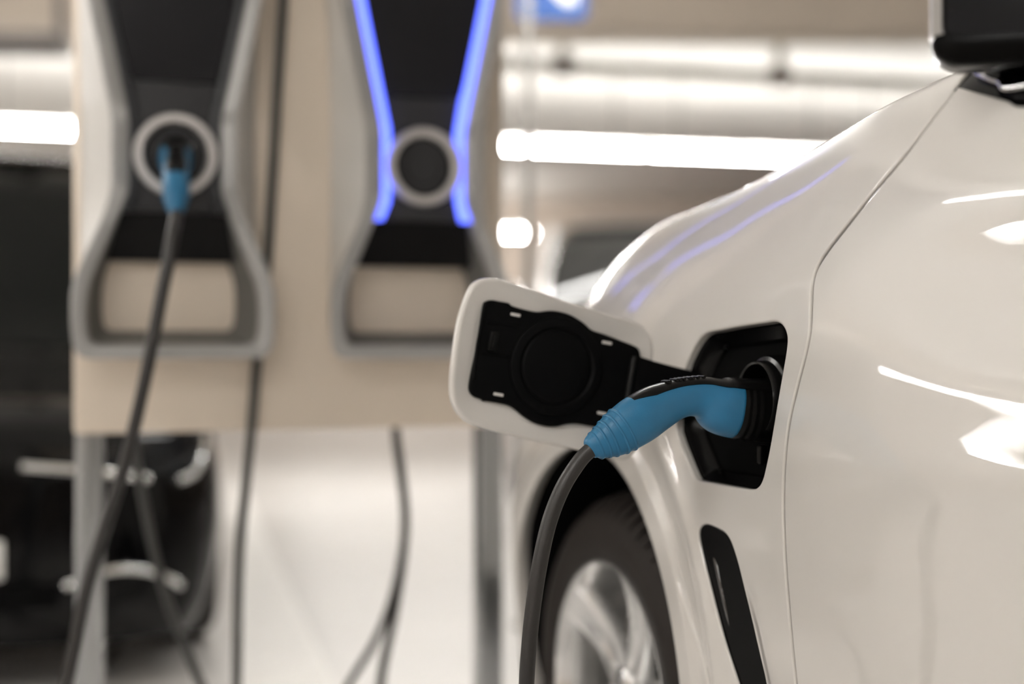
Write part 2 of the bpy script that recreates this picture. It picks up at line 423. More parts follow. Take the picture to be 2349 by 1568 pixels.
# hood over to the other side, far flank, floor pan: the rest of the shell
us = np.linspace(-1.46, tip[0] - .05, 36); rows = []
for s in np.linspace(0, 1, 25):
    P = Sw(us, np.full(len(us), 1.437)); w = (P - OC) @ NA
    wt = w + (-2.0 - 2 * w) * s
    z = P[:, 2] - .002 + .05 * math.sin(math.pi * s)
    rows.append([OC + UA * a + NA * b + ZA * c for a, b, c in zip(us, wt, z)])
MB().loft(rows, closed=False, cap=False).build('hood', WP, car, 60)
us = np.linspace(-1.47, 2.25, 40); rows = []
for v in np.linspace(.30, 1.435, 16):
    P = Sw(us, np.full(len(us), v)); w = (P - OC) @ NA
    rows.append([p + NA * (-2.0 - 2 * b) for p, b in zip(P, w)])
MB().loft(rows, closed=False, cap=False).build('far_flank', WP, car, 60)
mb = MB()
mb.box(OC + UA * 1.08 - NA * 1.0 + ZA * .31, NA, UA, ZA, 1.86, 2.3, .06, .02)
mb.build('floor_pan', M['dark_void'], car)
mb = MB(); mb.box(OC + UA * 1.25 - NA * .9 + ZA * .75, NA, UA, ZA, 1.30, 1.5, .7, .02)
mb.build('cabin_lining', M['dark_void'], car)

# wheel house
aC = OC + UA * ARC_U + ZA * ARC_Z
def disc_ring(c, r, w, n=72, a0=0, a1=2 * math.pi, full=True):
    ts = [a0 + (a1 - a0) * k / (n if full else n - 1) for k in range(n)]
    return [c + UA * r * math.cos(t) + ZA * r * math.sin(t) + NA * w for t in ts]
mb = MB()
a0, a1 = -math.radians(24), math.pi + math.radians(24)
mb.loft([disc_ring(aC, ARC_R + .012, -.012, 60, a0, a1, False), disc_ring(aC, ARC_R + .02, -.06, 60, a0, a1, False), disc_ring(aC, ARC_R + .02, -.36, 60, a0, a1, False), disc_ring(aC, .05, -.37, 60, a0, a1, False)], closed=False, cap=False)
mb.build('wheel_house', M['dark_void'], car)
# wheel
wC = OC + UA * -.562 + ZA * .377 + NA * -.028
def lathe(c, prof, n=96):
    return [disc_ring(c, r, w, n) for r, w in prof]
tyre = MB().loft(lathe(wC, [(.252, -.215), (.30, -.232), (.345, -.225), (.368, -.195), (.3765, -.12), (.3755, -.085), (.366, -.045), (.350, -.018), (.333, -.004), (.312, .003), (.300, .0045), (.285, .003), (.272, -.001), (.254, -.008)]), True, False)
for k in range(62):                           # tread blocks over the shoulder
    t = 2 * math.pi * k / 62; c = wC + (UA * math.cos(t) + ZA * math.sin(t)) * .372
    rad = UA * math.cos(t) + ZA * math.sin(t); tan = -UA * math.sin(t) + ZA * math.cos(t)
    pts = []
    for (rr, ww) in ((.338, -.0065), (.354, -.0165), (.374, -.042), (.385, -.082), (.385, -.135), (.371, -.135), (.360, -.06), (.340, -.018)):
        pts.append(wC + rad * rr + NA * ww - tan * .0125 + tan * .010 * (-ww / .1))
    tyre.prism(pts, tan * .025)
wheel = tyre.build('wheel', M['rubber'], car, 50)
rim = MB().loft(lathe(wC, [(.232, -.21), (.236, -.10), (.238, -.04), (.244, -.016), (.2505, -.004), (.2555, -.004), (.257, -.010), (.252, -.03)]), True, False)
rim.build('rim', M['alloy'], wheel, 50)
for k in range(5):
    sp = MB()
    a = math.radians(90 - 20) - k * math.radians(72)
    for q in (0,):
        t0 = t1 = a
        rings = []
        for s in np.linspace(0, 1, 9):
            rr = .052 + (.243 - .052) * s; t = t0 + (t1 - t0) * s
            rad = UA * math.cos(t) + ZA * math.sin(t); tan = -UA * math.sin(t) + ZA * math.cos(t)
            c = wC + rad * rr + NA * (-.045 + .033 * s ** 1.5 - .01 * math.sin(math.pi * s)); hw = .034 + .012 * s * s
            rings.append([c + tan * hw * x + NA * y for x, y in ((-1, -.035), (-1, -.012), (-.85, .0), (-.5, .003), (0, -.004), (.5, .003), (.85, 0), (1, -.012), (1, -.035))])
        sp.loft(rings)
    sp.build('wheel_spoke', M['alloy'], wheel, 40)
sp = MB(); sp.loft(lathe(wC, [(.001, -.03), (.04, -.03), (.058, -.04), (.064, -.06), (.064, -.09)]), True, False)
sp.build('hub_cap', M['alloy'], wheel, 40)
MB().loft(lathe(wC, [(.03, -.10), (.175, -.10), (.175, -.13), (.03, -.13)]), True, False).build('brake_disc', mat('brake_iron', (.25, .24, .23), .4, metal=.8), wheel)

# charging port: bucket, ledge, socket
def bucket(name, loop, steps, m, parent, cap=True):
    L = resample(loop, .006); c = L.mean(0); rings = []
    for sc, dp in steps:
        q = c + (L - c) * sc
        n = Snorm(q[:, 0], q[:, 1]); rings.append(list(Sw(q[:, 0], q[:, 1]) - n * dp))
    if cap:
        cc = np.mean(rings[-1], axis=0); rings.append([cc + (p - cc) * .02 for p in rings[-1]])
    return MB().loft(rings, True, cap).build(name, m, parent, 35)
port_o = bucket('charging_port', port, [(1.012, .004), (1.0, .012), (.985, .018), (.865, .030), (.84, .036), (.835, .042)], M['port_gloss'], car, False)
bucket('port_well', port, [(.838, .041), (.825, .050), (.81, .088)], M['dark_void'], port_o)
UP = .034; ZP = .945
pC = OC + UA * UP + ZA * ZP
def ax_ring(c, r, w, n=48, sz=1.0):
    return [c + UA * r * math.cos(t) + ZA * r * sz * math.sin(t) + NA * w for t in [2 * math.pi * k / n for k in range(n)]]
sC = pC + ZA * .012
MB().loft([ax_ring(sC, r, w) for r, w in ((.066, -.085), (.064, -.034), (.062, -.030), (.0565, -.028), (.0555, -.014), (.0535, -.010), (.051, -.012), (.049, -.060), (.01, -.062))]).build('socket', M['socket_black'], port_o, 35)
def surf_pt(px, py, dp):
    u, v = pix2uv(px, py); return Sw(u, v) - Snorm(u, v) * dp
for (x, y, dp) in ((1634, 789, .024), (1778, 772, .024), (1725, 1090, .026), (1620, 1080, .025)):
    c = surf_pt(x, y, dp); MB().loft([ax_ring(c, r, w, 16) for r, w in ((.0035, -.004), (.0035, .0015), (.002, .002), (.0008, 0))]).build('screw', M['black_plastic'], port_o)
mb = MB(); mb.box(surf_pt(1698, 1040, .036), UA, ZA, NA, .012, .028, .012, .003); mb.build('tether_clip', M['black_satin'], port_o)
mb = MB(); mb.box(surf_pt(1673, 862, .030), UA, ZA, NA, .006, .020, .006, .002); mb.build('latch_pin', M['chrome'], port_o)

# fender vent
vent_o = bucket('fender_vent', vent, [(1.02, .004), (1.0, .003), (.95, .006), (.88, .014), (.80, .034)], M['black_gloss'], car)
def vpx(x, y, dp):
    u, v = pix2uv(x, y); return Sw(u, v) - Snorm(u, v) * dp
pts = catmull([vpx(1621, 1232, .013), vpx(1632, 1282, .010), vpx(1650, 1352, .010), vpx(1672, 1435, .010), vpx(1700, 1530, .012), vpx(1710, 1566, .014)], 8)
MB().tube(pts, [.004 + .004 * math.sin(math.pi * k / (len(pts) - 1)) for k in range(len(pts))], 14).build('vent_blade', M['vent_gloss'], vent_o, 60)
for (x, y) in ((1688, 1338), (1712, 1438), (1736, 1548)):
    A_ = vpx(x - 22, y - 6, .024); B_ = vpx(x + 12, y + 3, .016)
    d = Vector(B_ - A_); L_ = d.length; d.normalize(); n = Vector(NA); z = d.cross(n).normalized()
    MB().box((A_ + B_) / 2, d, n, z, L_, .016, .006, .002).build('vent_fin', M['fin'], vent_o)

# black trim, window, pillar, windscreen, roof
def band(v_of, u0, u1, off, dv0, dv1, n=40):
    rows = []
    for u in np.linspace(u0, u1, n):
        vb = v_of(u); r = []
        for t in np.linspace(0, 1, 5):
            q = vb + dv0 + (dv1 - dv0) * t; r.append(Sw(u, q) + Snorm(u, q) * off * (1 if 0 < t < 1 else .2))
        rows.append(r)
    return rows
bu = np.array(belt)
v_of = lambda u: float(np.interp(u, bu[:, 0], bu[:, 1]))
bt = MB(); bt.loft(band(v_of, tip[0] - .012, 2.2, -.004, -.004, .15, 70), False, False)
bt.build('belt_trim', M['black_gloss'], car, 60)
cs = [Sw(*pix2uv(x, y)) + Snorm(*pix2uv(x, y)) * .004 for x, y in ((2236, 167), (2262, 178), (2300, 191), (2340, 203))]
cs2 = [Sw(u, v_of(u) + .030) + Snorm(u, v_of(u) + .030) * .004 for u in np.linspace(.72, 2.2, 12)]
MB().tube(catmull(cs + cs2, 6), .0045, 10).build('chrome_strip', M['chrome'], car)
base = [Sw(u, max(v_of(u) + .06, 1.27)) for u in np.linspace(tip[0] + .03, 2.2, 24)]
top = []
for i, u in enumerate(np.linspace(tip[0] + .03, 2.2, 24)):
    k = min(1, (u - tip[0]) / .95)
    top.append(OC + UA * u + NA * (-.16 - .27 * k) + ZA * (1.40 + .34 * k ** .8))
rows = [[b + (t - b) * s + NA * .03 * math.sin(math.pi * s) for b, t in zip(base, top)] for s in np.linspace(0, 1, 6)]
MB().loft(rows, False, False).build('side_window', M['glass'], car, 60)
pil = [Sw(tip[0] - .03, 1.39) + ZA * .004] + [t + ZA * .01 for t in top[::3]]
MB().tube(catmull(pil, 6), .022, 12).build('roof_pillar', M['black_gloss'], car)
rows = []
for s in np.linspace(0, 1, 15):
    r = []
    for p in pil:
        w = np.dot(p - OC, NA); r.append(p + NA * ((-2 - 2 * w) * s) - UA * .10 * math.sin(math.pi * s) + ZA * .01 * math.sin(math.pi * s))
    rows.append(r)
rows_scr = [r[:4] for r in rows]; rows_roof = [r[3:] for r in rows]
MB().loft(rows_scr, False, False).build('windscreen', M['glass'], car, 60)
MB().loft([[p + ZA * .012 for p in r] for r in rows_roof], False, False).build('roof', WP, car, 60)

# door mirror
E1 = np.array([.975, -.22, 0]); CM = np.array([-.22, -.975, 0])
mc = at(2133, 40, 1.63)                       # outer edge of the mirror head
def mpt(a, b, c): return mc + E1 * a + ZA * b + CM * c      # a towards the car, c towards the viewer
def mout(sc, c, dz=0.0):
    P = [(.0, .150), (.0, -.030), (.022, -.055), (.23, -.060), (.25, -.02), (.25, .15), (.22, .172), (.03, .172)]
    P = rounded(P, [.02, .012, .014, .03, .02, .03, .03, .02], 5)
    cx, cz = .125, .06
    return [mpt(cx + (p[0] - cx) * sc, cz + (p[1] - cz) * sc + dz, c) for p in P]
head = MB().loft([mout(.35, -.125), mout(.70, -.115), mout(.90, -.085), mout(.985, -.045), mout(1.0, -.01), mout(1.0, .004), mout(.985, .008), mout(.965, .006)], True, True).build('side_mirror', WP, car, 50)
MB().loft([mout(.90, .003), mout(.90, .016), mout(.89, .018), mout(.87, .012), mout(.05, .011)], True, True).build('mirror_glass', M['mirror_glass'], head, 40)
P = [(-.001, -.026), (.004, -.043), (.022, -.058), (.228, -.063), (.25, -.022), (.13, -.03)]
lowr = [mpt(a, b, 0) for a, b in P]
MB().loft([[mpt(.125 + (a - .125) * s, b + dz, c) for a, b in rounded(P, .012, 4)] for s, c, dz in ((.8, -.10, .015), (.97, -.06, .003), (1.0, -.01, 0), (1.0, .012, 0), (.985, .017, .002), (.9, .018, .004))]).build('mirror_base_shell', M['black_gloss'], head, 50)
footA = mpt(.13, -.050, -.05); footB = Sw(tip[0] + .20, v_of(tip[0] + .20) + .075) + ZA * .03
MB().loft([[c + UA * a + ZA * b for a, b in ((-.055 * k, -.022 * k), (.055 * k, -.022 * k), (.06 * k, .02 * k), (-.06 * k, .02 * k))] for c, k in ((footA, .9), ((footA + footB) / 2, 1), (footB - NA * .03, 1.2))]).build('mirror_foot', M['black_gloss'], head, 60)
# ---------------------------------------------------------------- charging flap, standing open at right angles to the fender
PF = OC + UA * -.200
def fl(px, py, d=0.0): return on_plane(px, py, PF, UA) + UA * d        # d towards the viewer
out_px = [(1073, 667), (1088, 646), (1118, 637), (1166, 645), (1280, 683), (1376, 713), (1456, 738), (1480, 752), (1495, 778), (1499, 810), (1490, 880), (1472, 985), (1460, 1030), (1440, 1052), (1410, 1052),
          (1319, 1031), (1159, 996), (1085, 974), (1060, 960), (1039, 930), (1032, 890), (1036, 830), (1048, 745), (1060, 700)]
olp = resample(np.array([fl(*p) for p in catmull(out_px, 5, True)]), .004)
flap_b = MB(); c0 = olp.mean(0)
def scl(P, s, d): return [c0 + (p - c0) * s + UA * d for p in P]
flap_b.loft([scl(olp, .93, -.016), scl(olp, .985, -.014), scl(olp, .996, -.010), scl(olp, 1.0, -.006), scl(olp, .998, -.001), scl(olp, .988, .003), scl(olp, .96, .004), scl(olp, .945, .0025), scl(olp, .5, .001)])
flap = flap_b.build('charging_flap', WP, car, 60)
cr = lambda x, y: (1000 + x / 3.137, 600 + y / 3.137)
lin = [cr(*p) for p in [(330, 320), (350, 288), (392, 277), (450, 287), (518, 300), (534, 318), (640, 348), (720, 362), (800, 353), (870, 358), (960, 385), (1050, 440), (1110, 492), (1200, 522), (1330, 572), (1415, 605),
       (1445, 630), (1458, 680), (1450, 800), (1430, 930), (1395, 1080), (1370, 1140), (1330, 1175), (1230, 1190), (1130, 1186), (1010, 1166), (930, 1168), (860, 1184), (790, 1184), (700, 1160), (620, 1112), (560, 1062),
       (500, 1030), (370, 1005), (330, 1003), (320, 990), (262, 968), (230, 925), (233, 860), (250, 770), (270, 680), (300, 510)]]
ll = resample(np.array([fl(*p) for p in catmull(lin, 3, True)]), .0025); lc = ll.mean(0)
def lsc(s, d):
    n = []
    for i, p in enumerate(ll):
        t = ll[(i + 1) % len(ll)] - ll[i - 1]; t /= np.linalg.norm(t) + 1e-9; q = np.cross(UA, t)
        if np.dot(q, lc - p) < 0: q = -q
        n.append(p + q * s + UA * d)
    return n
MBl = MB().loft([lsc(0, .0), lsc(0, .006), lsc(.0006, .0078), lsc(.002, .0086), lsc(.004, .0088)], True, False)
MBl.add(lsc(.004, .0088), [tuple(range(len(ll)))])
liner = MBl.build('flap_liner', M['black_plastic'], flap, 35)
bc = fl(1272, 841)
def bring(r, d, n=64): return [bc + NA * r * math.cos(t) + ZA * r * math.sin(t) + UA * d for t in [2 * math.pi * k / n for k in range(n)]]
MB().loft([bring(r, d) for r, d in ((.0775, .008), (.0765, .0118), (.074, .0132), (.0625, .0132), (.0605, .0118), (.059, .0102), (.0575, .0102), (.056, .0118), (.054, .0126), (.03, .0128), (.001, .0128))], True, True).build('seal_disc', M['black_plastic'], flap, 30)
for (x, y) in ((1178, 722), (1387, 786), (1139, 904), (1376, 947)):
    a = fl(x - 11, y - 2); b = fl(x + 11, y + 2); d = Vector(b - a); L_ = d.length; d.normalize(); up = Vector(UA).cross(d).normalized()
    MB().box((a + b) / 2 + UA * .009, d, up, UA, L_, .0046, .003, .0012).build('clip', M['clip'], flap)['label'] = 'pale grey clip'
# latch catch at the free edge and moulded ribs
def fbox(mb, x0, y0, x1, y1, h, d0=.0085, b=.002):
    c = fl((x0 + x1) / 2, (y0 + y1) / 2); w = abs(np.dot(fl(x1, y0) - fl(x0, y0), NA)); hh = abs(fl(x0, y1)[2] - fl(x0, y0)[2])
    ex = (fl(1175, 650) - fl(1120, 637)); ex = ex / np.linalg.norm(ex); ey = np.cross(UA, ex)
    mb.box(c + UA * (d0 + h / 2), ex, ey, UA, w, hh, h, b)
mb = MB(); fbox(mb, 1117, 758, 1136, 806, .006, .0075, .003); fbox(mb, 1122, 766, 1131, 798, .004, .013, .002); mb.build('latch_catch', M['black_satin'], flap)
mb = MB()
for (x0, y0, x1, y1) in ((1112, 738, 1186, 748), (1100, 810, 1165, 818)):
    a = fl(x0, y0, .009); b = fl(x1, y1, .009); mb.tube([a, b], .0022, 10)
p = [fl(1106, 705, .0085), fl(1097, 760, .0088), fl(1090, 800, .0088), fl(1082, 870, .0085)]
mb.tube(catmull(p, 6), .0028, 10); mb.build('liner_rib', M['black_plastic'], flap)
mb = MB(); mb.tube([fl(1450, 818, .010), fl(1440, 880, .010), fl(1428, 960, .009)], .007, 12); mb.build('hinge_roll', M['black_satin'], flap)
# hinge arm back into the port
def arm(px, py, dp): return on_plane(px, py, PF + UA * dp, UA)
st = [(1425, 806, 985, .004), (1460, 815, 978, .010), (1500, 828, 972, .014), (1545, 840, 965, .016), (1590, 851, 955, .020), (1625, 862, 945, .022), (1660, 873, 935, .022)]
MB().loft([[arm(x, y0, d), arm(x, (y0 + y1) / 2, d + .004), arm(x, y1, d), arm(x, y1, d - .010), arm(x, y0, d - .010)] for x, y0, y1, d in st]).build('hinge_arm', M['black_plastic'], flap, 30)
# ---------------------------------------------------------------- charging connector (profile measured once, used for both plugs)
def pl_wz(px, py):
    P = on_plane(px, py, pC, UA); return np.array([np.dot(P - pC, NA), P[2] - pC[2]]), P[1] / F
ST = [(1353, 1032, 22), (1362, 1025, 30), (1380, 1015, 38), (1408, 999, 49), (1438, 979, 55), (1470, 958, 57), (1510, 935, 52), (1552, 917, 44.5), (1585, 911, 43), (1615, 914, 49), (1650, 930, 64), (1690, 938, 68), (1730, 942, 71), (1770, 944, 72)]
raw = []
for x, y, h in ST:
    q, sc = pl_wz(x, y); raw.append((q[0], q[1], h * sc))
PRO = catmull(raw, 10)                       # (outward, up, half height)
def connector(parent, O, X, Z, Y, blue, black, white_ring=False):
    """O socket mouth, X outward, Z up, Y across"""
    n = len(PRO); C = np.array([[p[0], p[1]] for p in PRO]); H = np.array([p[2] for p in PRO])
    T = np.gradient(C, axis=0); T /= np.linalg.norm(T, axis=1, keepdims=True); Nn = np.stack([-T[:, 1], T[:, 0]], -1)
    Nn *= np.where(Nn[:, 1] < 0, -1, 1)[:, None]
    # cross sections turn from across the tail to upright in the head
    def pt(i, a, s=1.0, sx=1.0):
        hh = H[i] * s; sq = .82
        ca, sa = math.cos(a), math.sin(a)
        e = .85
        up = math.copysign(abs(sa) ** e, sa) * hh; ac = math.copysign(abs(ca) ** e, ca) * hh * sq * sx
        q = C[i] + Nn[i] * up
        return O + X * q[0] + Z * q[1] + Y * ac
    K = 40; A = [2 * math.pi * k / K for k in range(K)]
    iw = lambda x: int(np.argmin([abs(proj_px[i] - x) for i in range(n)]))
    proj_px = [proj(pC + NA * c[0] + ZA * c[1])[0] for c in C]
    i_end, i_top = iw(1683), iw(1466)
    mb = MB()
    rings = [[pt(i, a) for a in A] for i in range(0, i_end + 1)]
    lastc = np.mean(rings[-1], axis=0)
    rings.append([lastc + (p - lastc) * .96 - X * .002 for p in rings[-1]])
    mb.loft(rings); body = mb.build('grip', blue, parent, 50)
    # ribs round the tail
    rb = MB()
    for xx in (1368, 1382, 1397, 1413, 1430):
        i = iw(xx); 
        rr = []
        for (di, s) in ((-.0022, 1.0), (-.0016, 1.036), (0, 1.05), (.0016, 1.036), (.0022, 1.0)):
            c = C[i] + T[i] * di
            rr.append([pt(i, a, s) + X * T[i][0] * di + Z * T[i][1] * di for a in A])
        rb.loft(rr, True, False)
    rb.build('boot_rib', blue, body, 60)
    # black upper shell
    up = MB(); rings = []
    ids = list(range(i_top, n))
    for k, i in enumerate(ids):
        f = min(1.0, k / 10.0); e = min(1.0, (n - 1 - i) / 3.0)
        lim = math.radians(52 - 20 * (1 - f) - 2)
        aa = np.linspace(math.pi / 2 - lim, math.pi / 2 + lim, 15)
        s = 1.0 + .045 * f
        ring = [pt(i, a, s) for a in aa]
        inn = [pt(i, a, .90) for a in (aa[-1], aa[0])]
        rings.append(ring + inn)
    up.loft(rings); shell = up.build('upper_shell', black, parent, 40)
    sb = MB()
    for xx in range(1538, 1606, 8):
        i = iw(xx); p = pt(i, math.pi / 2, 1.045); t = X * T[i][0] + Z * T[i][1]; nn = X * Nn[i][0] + Z * Nn[i][1]
        sb.tube([p - Y * .011, p + Y * .011], .0022, 10)
    sb.build('thumb_ridge', black, shell, 50)
    # black collar with fine ridges, running into the socket
    cl = MB(); rings = []
    i0 = iw(1676)
    for i in range(i0, n):
        s = .955 if i - i0 < 2 else (.985 + .018 * ((i // 2) % 2 if proj_px[i] < 1732 else 0))
        rings.append([pt(i, a, s) for a in A])
    e0 = rings[-1]; c = np.mean(e0, axis=0)
    rings.append([c + (p - c) * .97 - X * .02 for p in e0]); rings.append([c + (p - c) * .90 - X * .035 for p in e0])
    cl.loft(rings); cl.build('collar', black, parent, 25)
    mb = MB(); p = pt(iw(1752), math.radians(25), 1.0); mb.box(p, X, Z, Y, .006, .014, .006, .002); mb.build('lock_tab', M['chrome'], parent)
    return O + X * C[0][0] + Z * C[0][1], -(X * T[0][0] + Z * T[0][1]) * (1 if T[0][0] < 0 else 1)
def cable(parent, pts, r, m, name='cable', n=8):
    return MB().tube(catmull(pts, n), r, 16).build(name, m, parent, 60)

t1 = thing('charging_cable', 'grey charging cable with blue and black plug pushed into the white car', 'charging cable', at(1205, 1568, 1.95) * np.array([1, 1, 0]))
tailp, taild = connector(t1, pC, NA, ZA, UA, M['blue_plastic'], M['black_satin'])
yy = lambda p: p[1]
tl = at(1362, 1026, 1.985)
p1 = [tl + (at(1385, 1012, 1.985) - tl), at(1352, 1034, 1.985), at(1326, 1062, 1.98), at(1290, 1120, 1.97), at(1259, 1200, 1.965), at(1237, 1300, 1.96), at(1222, 1400, 1.96), at(1213, 1490, 1.96), at(1207, 1590, 1.97),
      np.array([.015, 2.0, .38]), np.array([-.005, 2.08, .14]), np.array([-.04, 2.2, .035]), np.array([-.12, 2.4, .0125]), np.array([-.26, 2.75, .0125]), np.array([-.33, 3.1, .0125]),
      np.array([-.32, 3.38, .04]), at(873, 1568, 3.47), at(906, 1400, 3.50), at(926, 1260, 3.50), at(930, 1180, 3.50), at(920, 1080, 3.49), at(908, 985, 3.53), at(903, 930, 3.55)]
cable(t1, p1, .0110, M['cable'])
# ---------------------------------------------------------------- charging stand, chargers, hanging cables
AX = -NA; MX = UA                            # along the panel to the right / out of the panel
P0 = at(403, 355, 3.15)                       # ring centre of the first charger, on its front plane
PB = P0 - MX * .13                            # panel front plane
def pp(px, py, d=0.0): return on_plane(px, py, PB + MX * d, MX)
xl = np.dot(pp(170, 784) - PB, AX); xr = np.dot(pp(1152, 784) - PB, AX)
stand = thing('charging_stand', 'beige brushed steel panel on two posts carrying both wall chargers', 'charging stand', tuple((PB + AX * (xl + xr) / 2)[:2]) + (0,), ROTC)
zb = pp(640, 986)[2]; zt = 2.10
pts = rounded([(xl, zb), (xr, zb), (xr, zt), (xl, zt)], .012, 4)
MB().prism([PB + AX * a + ZA * (b - PB[2]) - MX * .03 for a, b in pts], MX * .03, .003).build('panel', M['panel'], stand)
for (x0, x1) in ((172, 239), (1096, 1151)):
    a = np.dot(pp(x0, 1200, -.05) - PB, AX); b = np.dot(pp(x1, 1200, -.05) - PB, AX)
    po = MB(); po.box(PB + AX * (a + b) / 2 - MX * .065 + ZA * (1.02 - PB[2]), AX, MX, ZA, b - a, .055, 2.04, .006)
    po.build('post', M['post'], stand)
    bp = MB(); bp.box(PB + AX * (a + b) / 2 - MX * .065 + ZA * (.006 - PB[2]), AX, MX, ZA, .16, .16, .012, .008); bp.build('base_plate', M['post'], stand)

OUT = [(.215, -.452), (.222, -.372), (.221, -.285), (.158, -.145), (.138, -.085), (.138, .085), (.190, .343), (.235, .62)]
INN = [(.186, -.424), (.192, -.372), (.190, -.30), (.132, -.160), (.101, -.082), (.101, .082), (.155, .343), (.205, .590)]
RR = [.06, .02, .05, .04, .03, .03, .01, .05]; RI = [.045, .02, .04, .04, .02, .02, .01, .04]
def sym(P, R):
    L = P + [(-x, z) for x, z in P[::-1]]; return rounded(L, R + R[::-1], 6)
BCK = [(.185, -.40), (.195, -.36), (.198, -.285), (.196, -.145), (.195, -.085), (.195, .085), (.200, .343), (.232, .61)]
o_l, i_l, b_l = sym(OUT, RR), sym(INN, RI), sym(BCK, RR)
def xin(z): return float(np.interp(z, [p[1] for p in INN], [p[0] for p in INN]))
def charger(C, label, lit):
    t = thing('wall_charger', label, 'charger', tuple(C - MX * .13), ROTC, 'wall chargers on the stand')
    g = lambda x, z, m: C + AX * x + ZA * z + MX * m
    def sc(L, s, m, dz=0.0): return [g(x * s, (z + .02) * (1 - (1 - s) * .4) - .02, m) for x, z in L]
    back = -.128
    rings = [sc(i_l, .97, -.022), sc(i_l, .985, -.006), sc(i_l, 1.0, 0.0), sc(i_l, 1.03, .003), sc(o_l, .985, .003), sc(o_l, 1.0, -.002), sc(o_l, 1.0, -.018), sc(o_l, .99, -.022), sc(i_l, .97, -.022)]
    MB().loft(rings, True, False).build('frame', M['front_metal'], t, 45)
    MB().loft([sc(i_l, .78, back), sc(i_l, .968, -.0225), sc(i_l, .975, -.0225), sc(i_l, .80, back)], True, False).build('inner_shell', M['shell'], t, 45)
    MB().loft([sc(o_l, .975, -.0225), sc(o_l, .988, -.0225), sc(b_l, 1.0, back + .01), sc(b_l, 1.0, back), sc(b_l, .97, back)], True, False).build('side_shell', M['frame_metal'], t, 45)
    # dark body between the frame's flanks
    def slab(zs, m0s, m1s, name, m, inset=.001, sm=30):
        rings = []
        for z, m0, m1 in zip(zs, m0s, m1s):
            x = xin(z) - inset; rings.append([g(-x, z, m0), g(x, z, m0), g(x, z, m1), g(0, z, m1 + .002), g(-x, z, m1)])
        return MB().loft(rings).build(name, m, t, sm)
    slab([-.125, -.10, .08, .165], [-.127] * 4, [-.022, -.014, -.012, -.022], 'face_plate', M['face'], .024)
    slab([.168, .20, .34, .57], [-.127] * 4, [-.018, -.010, -.008, -.008], 'screen', M['screen'], .024)
    slab([-.232, -.18, -.1265], [-.127] * 3, [-.085, -.055, -.024], 'lower_housing', M['black_satin'], .004)
    for s in (-1, 1):
        rings = []
        for z in (-.127, -.12, -.085, -.07, 0, .07, .085, .12, .20, .343, .45, .585):
            x1 = xin(z) - .0005; x0 = x1 - .021
            rings.append([g(s * x0, z, -.03), g(s * x1, z, -.03), g(s * x1, z, -.004), g(s * (x0 + x1) / 2, z, -.001), g(s * x0, z, -.006)])
        MB().loft(rings).build('light_strip', M['led' if lit else 'diffuser'], t, 50)
    def cring(r, m, n=64): return [g(r * math.cos(a), r * math.sin(a), m) for a in [2 * math.pi * k / n for k in range(n)]]
    MB().loft([cring(r, m) for r, m in ((.0915, -.02), (.0915, .006), (.089, .011), (.0745, .011), (.071, .008), (.069, -.012))], True, False).build('socket_ring', M['ring'], t, 35)
    so = MB().loft([cring(r, m) for r, m in ((.070, -.010), (.062, -.011), (.060, -.020), (.046, -.022), (.044, -.012), (.040, -.011), (.038, -.03), (.001, -.031))], True, False).build('socket', M['black_satin'], t, 35)
    return g
gL = charger(P0, 'wall charger with blue plug in its socket and unlit side strips', False)
P1 = on_plane(973, 382, P0, MX)
gR = charger(P1, 'wall charger with empty socket and glowing blue side strips', True)

# plug hanging in the first charger
t2 = thing('charging_cable', 'grey charging cable with blue plug hanging from the unlit wall charger', 'charging cable', tuple(at(240, 1200, 2.8)[:2]) + (0,))
XY = np.array([.235, -.972, 0]); YX = np.array([.972, .235, 0])
ang = math.radians(-22); Xd = XY * math.cos(ang) + ZA * math.sin(ang); Zd = -XY * math.sin(ang) + ZA * math.cos(ang)
connector(t2, P0 - ZA * .002 - MX * .0, Xd, Zd, YX, M['blue_plastic'], M['black_satin'])
te = P0 - ZA * .002 + Xd * PRO[0][0] + Zd * PRO[0][1]
dd = te - (P0 - ZA * .002 + Xd * PRO[8][0] + Zd * PRO[8][1]); dd /= np.linalg.norm(dd)
Yt = te[1]
pth = [te - dd * .02, te + dd * .01, at(396, 540, Yt - .035), at(386, 600, Yt - .045), at(366, 700, Yt - .05), at(343, 820, Yt - .05), at(315, 950, Yt - .05), at(282, 1080, Yt - .05), at(240, 1210, Yt - .06), at(196, 1360, Yt - .08), at(152, 1568, Yt - .10)]
q = pth[-1]; pth += [q + np.array([-.05, -.01, -.16]), np.array([q[0] - .14, q[1] + .02, .03]), np.array([q[0] - .24, q[1] + .15, .0125]), np.array([q[0] - .30, q[1] + .5, .0125]), np.array([q[0] - .35, q[1] + .95, .0125]), np.array([q[0] - .45, q[1] + 2.0, .0125])]
cable(t2, pth, .0135, M['cable'])

